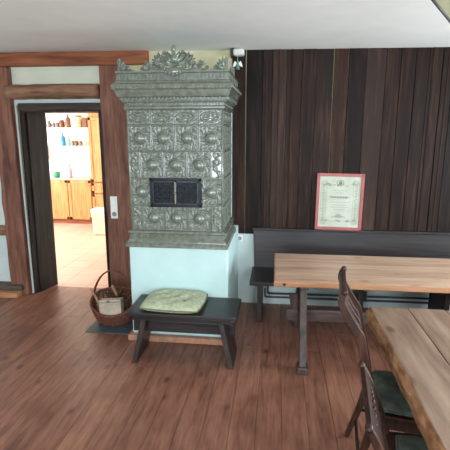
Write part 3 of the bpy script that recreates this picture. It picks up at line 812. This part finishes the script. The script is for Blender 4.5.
for chx, lab, sd in ((CH, 'dark green cushion on the carved chair at the far end of the slab table', 5), (CH2, 'dark green cushion on the carved chair nearest the camera', 8)):
    c = cushion('chair_cushion', .375, .42, .045, ['green', 'green'], [], sd)
    q = Matrix.Rotation(chx.rotation_euler.z, 3, 'Z') @ Vector((.025, 0, 0)); c.location = (chx.location.x + q.x, chx.location.y + q.y, .4625); c.rotation_euler = (0, 0, chx.rotation_euler.z)
    tag(c, lab, 'cushion', 'cushions on the carved chairs')

# ------------------------------------------------------------------ pendant lamp over the slab table
PL = thing('pendant_lamp', 'square olive green pendant lamp shade with dark rim at the top right corner', 'lamp', (1.021, 1.946, 2.40), R(-28.5))
b = MB()
def sq(h, z): return [(-h, -h, z), (h, -h, z), (h, h, z), (-h, h, z)]
rings = [sq(h, z) for h, z in ((.37, 0), (.37, .012), (.25, .19), (.244, .19), (.364, .012), (.364, 0), (.37, 0))]
b.sweep(rings, caps=False); b.build('lamp_shade', 'olive', PL)
b = MB()
for p0, p1 in zip(sq(.367, 0), sq(.367, 0)[1:] + sq(.367, 0)[:1]): b.tube([p0, p1], .0055, 6)
b.build('rim', 'black', PL)
b = MB(); b.tube([(0, 0, .18), (0, 0, .31)], .004, 6); b.lathe([(0, .285), (.05, .285), (.05, .303), (0, .303)], 20); b.build('cord', 'black', PL)
b = MB(); b.lathe([(0, .04), (.03, .06), (.04, .1), (.02, .15), (.02, .19), (0, .19)], 16)
for k in range(3):
    a = k * 2 * PI / 3; b.tube([(0, 0, .185), (.247 * math.cos(a), .247 * math.sin(a), .188)], .003, 5)
b.build('bulb', 'plastic', PL)

# ------------------------------------------------------------------ switches, socket, sensor, ornament
LS = thing('light_switch', 'white double light switch plate on the brown post beside the doorway', 'switch', (-1.79, WY - .081, 1.085))
b = MB(); b.box(-.04, .04, -.01, 0, -.125, .125); b.build('cover_plate', 'plastic', LS, bevel=.004)
b = MB(); b.box(-.026, .026, -.016, -.009, .055, .108); b.box(-.026, .026, -.016, -.009, -.02, .033); b.build('rocker', 'plastic', LS, bevel=.003)
b = MB(); b.lathe([(0, 0), (.024, 0), (.026, .004), (.02, .006), (.018, .002), (0, .002)], 20, (0, -.0095, -.075), T=Matrix.Rotation(PI / 2, 4, 'X')); b.build('socket', 'greyplastic', LS)
WS = thing('wall_socket', 'small white wall socket between the stove and the settle bench', 'socket', (-.395, WY - .003, .755))
b = MB(); b.box(-.036, .036, -.01, 0, -.036, .036); b.build('cover_plate', 'plastic', WS, bevel=.005)
b = MB(); b.lathe([(0, 0), (.022, 0), (.024, .004), (.018, .006), (.016, .002), (0, .002)], 20, (0, -.0095, 0), T=Matrix.Rotation(PI / 2, 4, 'X')); b.build('socket_insert', 'greyplastic', WS)
SN = thing('motion_sensor', 'white rounded sensor box under the ceiling at the corner of the board wall', 'sensor', (-.41, 4.56, 2.675))
b = MB(); b.box(-.05, .06, -.055, .04, -.033, .033); b.build('housing', 'sensorw', SN, bevel=.02, seg=4)
b = MB(); b.box(-.078, -.05, -.03, .09, -.042, .036); b.build('bracket', 'black', SN, bevel=.004)
HF = thing('hanging_figurine', 'tiny green winged figurine hanging below the white sensor box', 'ornament', (-.415, 4.545, 2.56))
b = MB(); b.lathe([(0, -.045), (.024, -.045), (.016, -.01), (.009, .018), (0, .022)], 12); b.ball((0, 0, .03), .012, 10); b.build('body', 'figure', HF)
for s in (-1, 1):
    b = MB(); b.prism([(s * .006, .015), (s * .03, .035), (s * .045, .0), (s * .05, -.025), (s * .02, -.012)], 'y', -.004, .004); b.build('wing', 'plastic', HF, bevel=.002)
b = MB(); b.tube([(0, 0, .04), (0, 0, .083)], .0015, 5); b.build('thread', 'plastic', HF)

# ------------------------------------------------------------------ kitchen seen through the doorway
KF = 8.60
def cabinet(name, label, x0, x1, z0, z1, doors, group, drawer=None):
    t = thing(name, label, 'cabinet', ((x0 + x1) / 2, KF + .02, z0), 0, group)
    w = x1 - x0; h = z1 - z0; b = MB(); b.box(-w / 2, w / 2, 0, 8.94 - KF - .02, 0, h); b.build('body', 'pine', t, bevel=.003)
    for (a, c, za, zb, nm) in doors:
        b = MB(); b.box(a + .004, c - .004, -.02, -.001, za + .004, zb - .004)
        for p in ((a + .004, a + .06, za + .004, zb - .004), (c - .06, c - .004, za + .004, zb - .004), (a, c, za + .004, za + .06), (a, c, zb - .06, zb - .004)):
            b.box(max(p[0], a + .004), min(p[1], c - .004), -.032, -.02, p[2], p[3])
        d = b.build(nm, 'pine', t, bevel=.004)
        b = MB(); b.ball(((c - .035) if nm == 'door' else (a + c) / 2, -.045, zb - .1 if h < 1.2 else za + .5 if zb - za > .8 else (za + zb) / 2), .010, 10); b.build('knob', 'brown', d)
    return t
cabinet('kitchen_base_cabinet', 'pine base cabinet door on the left through the doorway', -4.93, -4.335, .1, .93, [(-.295, .295, .0, .83, 'door')], 'pine kitchen base cabinets')
cabinet('kitchen_base_cabinet', 'pine base cabinet between the left one and the tall cupboard', -4.33, -3.82, .1, .93, [(-.25, .25, .0, .83, 'door')], 'pine kitchen base cabinets')
cabinet('tall_kitchen_cupboard', 'tall pine larder cupboard at the right of the doorway view', -3.815, -2.95, .1, 2.28, [(-.425, 0, .0, .55, 'door'), (0, .425, .0, .55, 'door'), (-.425, 0, .56, .78, 'drawer'), (0, .425, .56, .78, 'drawer'), (-.425, 0, .8, 2.1, 'door'), (0, .425, .8, 2.1, 'door')], None)
b = MB(); b.box(-5.6, -2.95, KF + .06, 8.94, 0, .099); o = b.build('plinth_board', 'beam'); tag(o, 'brown toe board under the pine kitchen cabinets', 'plinth')
b = MB(); b.box(-5.6, -3.82, KF - .02, 8.945, .931, .968); o = b.build('kitchen_worktop', 'worktop', bevel=.004); tag(o, 'narrow grey worktop edge on the pine base cabinets', 'worktop')
b = MB(); b.box(-5.6, -3.82, 8.72, 8.945, 1.60, 1.625); b.box(-5.4, -5.36, 8.74, 8.945, 1.52, 1.6); o = b.build('kitchen_shelf', 'kwhite'); tag(o, 'lower white kitchen shelf carrying the blue bottle', 'shelf')
b = MB(); b.box(-5.6, -3.82, 8.72, 8.945, 1.975, 2.0); b.box(-5.4, -5.36, 8.74, 8.945, 1.9, 1.975); o = b.build('kitchen_shelf', 'creamc'); tag(o, 'upper cream kitchen shelf with jars and mugs', 'shelf')
def ware(name, prof, m, x, z, label, cat, y=8.80, group=None, handle=0):
    t = thing(name, label, cat, (x, y, z), 0, group); b = MB(); b.lathe(prof, 16); b.build('body', m, t)
    if handle:
        b = MB(); b.tube([(.9 * handle, 0, .02), (handle * 1.7, 0, .03), (handle * 1.7, 0, .07), (.9 * handle, 0, .08)], .007, 6); b.build('handle', m, t)
    else:
        top_ = prof[-1][1]; rt = max(prof[-2][0], .012); b = MB(); b.lathe([(0, 0), (rt * 1.05, 0), (rt * 1.05, .025), (0, .03)], 12, (0, 0, top_ - .004)); b.build('lid', 'greyc' if m != 'greyc' else 'brown', t)
cup = [(0, 0), (.026, 0), (.031, .03), (.031, .1), (.028, .1), (.024, .01), (0, .01)]
jar = [(0, 0), (.05, 0), (.055, .02), (.055, .12), (.04, .14), (0, .14)]
bot = [(0, 0), (.05, 0), (.055, .02), (.055, .17), (.02, .21), (.02, .25), (0, .25)]
GU = 'wares on the upper kitchen shelf'; GL = 'wares on the lower kitchen shelf'
ware('jug', [(0, 0), (.04, 0), (.055, .05), (.03, .12), (.036, .15), (0, .15)], 'greyc', -4.74, 2.001, 'dark jug at the left end of the upper kitchen shelf', 'jug', group=GU, handle=.04)
ware('mug', cup, 'greyc', -4.64, 2.001, 'grey mug right beside the dark jug on the upper shelf', 'mug', group=GU, handle=.027)
ware('mug', cup, 'greyc', -4.555, 2.001, 'second grey mug from the left on the upper shelf', 'mug', group=GU, handle=.027)
ware('storage_jar', jar, 'brown', -4.46, 2.001, 'short brown jar in the middle of the upper shelf', 'jar', group=GU)
ware('bottle', bot, 'brown', -4.32, 2.001, 'tall brown bottle on the upper kitchen shelf', 'bottle', group=GU)
ware('storage_crock', [(0, 0), (.1, 0), (.11, .03), (.11, .2), (.1, .22), (0, .22)], 'creamc', -4.14, 2.001, 'wide cream crock near the right end of the upper shelf', 'crock', group=GU)
b = MB(); b.box(-.05, .05, -.06, .06, 0, .19); o = b.build('tea_tin', 'brown', loc=(-3.95, 8.81, 2.001), bevel=.006); tag(o, 'dark brown square tin next to the tall cupboard on the upper shelf', 'tin', GU)
ware('bottle', bot, 'blue', -4.46, 1.626, 'bright blue bottle on the lower kitchen shelf', 'bottle', group=GL)
ware('bottle', [(0, 0), (.03, 0), (.035, .02), (.035, .14), (.015, .19), (.015, .24), (0, .24)], 'palegreen', -4.34, 1.626, 'pale green glass bottle beside the blue bottle', 'bottle', group=GL)
for i, (xx, m, lab) in enumerate([(-4.25, 'greyc', 'grey mug beside the pale green bottle on the lower shelf'), (-4.17, 'brown', 'brown mug in the middle of the right half of the lower shelf'), (-4.08, 'greyc', 'grey mug right of the brown mug on the lower shelf'), (-3.98, 'creamc', 'cream mug at the right end of the lower shelf')]):
    ware('mug', cup, m, xx, 1.626, lab, 'mug', group=GL, handle=.027)
ware('dish_soap_bottle', bot, 'pink', -4.34, .969, 'pink bottle standing on the kitchen worktop', 'bottle', y=8.75)
ware('tub', [(0, 0), (.06, 0), (.07, .08), (.066, .1), (0, .1)], 'kgreen', -4.63, .969, 'small green tub on the kitchen worktop', 'tub', y=8.75)
b = MB()
b.grid(8, 10, lambda u, v: (-.05 + .1 * u, .008 * math.sin(u * 9), -.26 + .26 * v))
o = b.build('tea_towel', 'orange', loc=(-4.78, 8.707, 1.62)); sm = o.modifiers.new('s', 'SOLIDIFY'); sm.thickness = .006; tag(o, 'orange tea towel hanging from the lower shelf edge at left', 'towel')
WBI = thing('waste_bin', 'cream waste bin on the tiled kitchen floor by the doorway edge', 'bin', (-3.30, 7.78, 0))
b = MB(); b.hexa([(-.12, -.11, 0), (.12, -.11, 0), (.12, .11, 0), (-.12, .11, 0)], [(-.14, -.13, .42), (.14, -.13, .42), (.14, .13, .42), (-.14, .13, .42)]); b.build('body', 'creamc', WBI, bevel=.03, seg=4)
b = MB(); b.box(-.148, .148, -.138, .138, .42, .5); b.build('lid', 'kwhite', WBI, bevel=.03, seg=4)

# ------------------------------------------------------------------ light
wd = bpy.data.worlds.new('world'); S.world = wd; wd.use_nodes = True
bg = wd.node_tree.nodes['Background']; bg.inputs[0].default_value = (.75, .88, 1, 1); bg.inputs[1].default_value = 1.0
def area(name, loc, rot, sx, sy, power, col):
    l = bpy.data.lights.new(name, 'AREA'); l.shape = 'RECTANGLE'; l.size = sx; l.size_y = sy; l.energy = power; l.color = col
    o = bpy.data.objects.new(name, l); COL.objects.link(o); o.location = loc; o.rotation_euler = rot
    return o
DAY = (.82, .93, 1.0)
for i, (a, c, za, zb) in enumerate(FW): area('window_daylight', ((a + c) / 2, YB - .02, (za + zb) / 2), (R(90), 0, 0), c - a - .1, zb - za - .1, 85, DAY)
for i, (a, c, za, zb) in enumerate(RW): area('window_daylight', (XR + .02, (a + c) / 2, (za + zb) / 2), (R(90), 0, R(90)), c - a - .1, zb - za - .1, 60, DAY)
area('window_daylight', (-6.28, 6.8, 1.55), (R(90), 0, R(-90)), 1.9, 1.2, 215, (1, .98, .95))

cam = bpy.data.cameras.new('camera'); co = bpy.data.objects.new('camera', cam); COL.objects.link(co)
cam.sensor_width = 36; cam.lens = 435 / 450 * 36; cam.clip_start = .05
co.location = (0, 0, 1.9); co.rotation_euler = (R(90 - 12), 0, R(6.8)); S.camera = co
vs = S.view_settings; vs.view_transform = 'Standard'; vs.look = 'None'; vs.gamma = 1; vs.use_curve_mapping = False; vs.exposure = 0.58
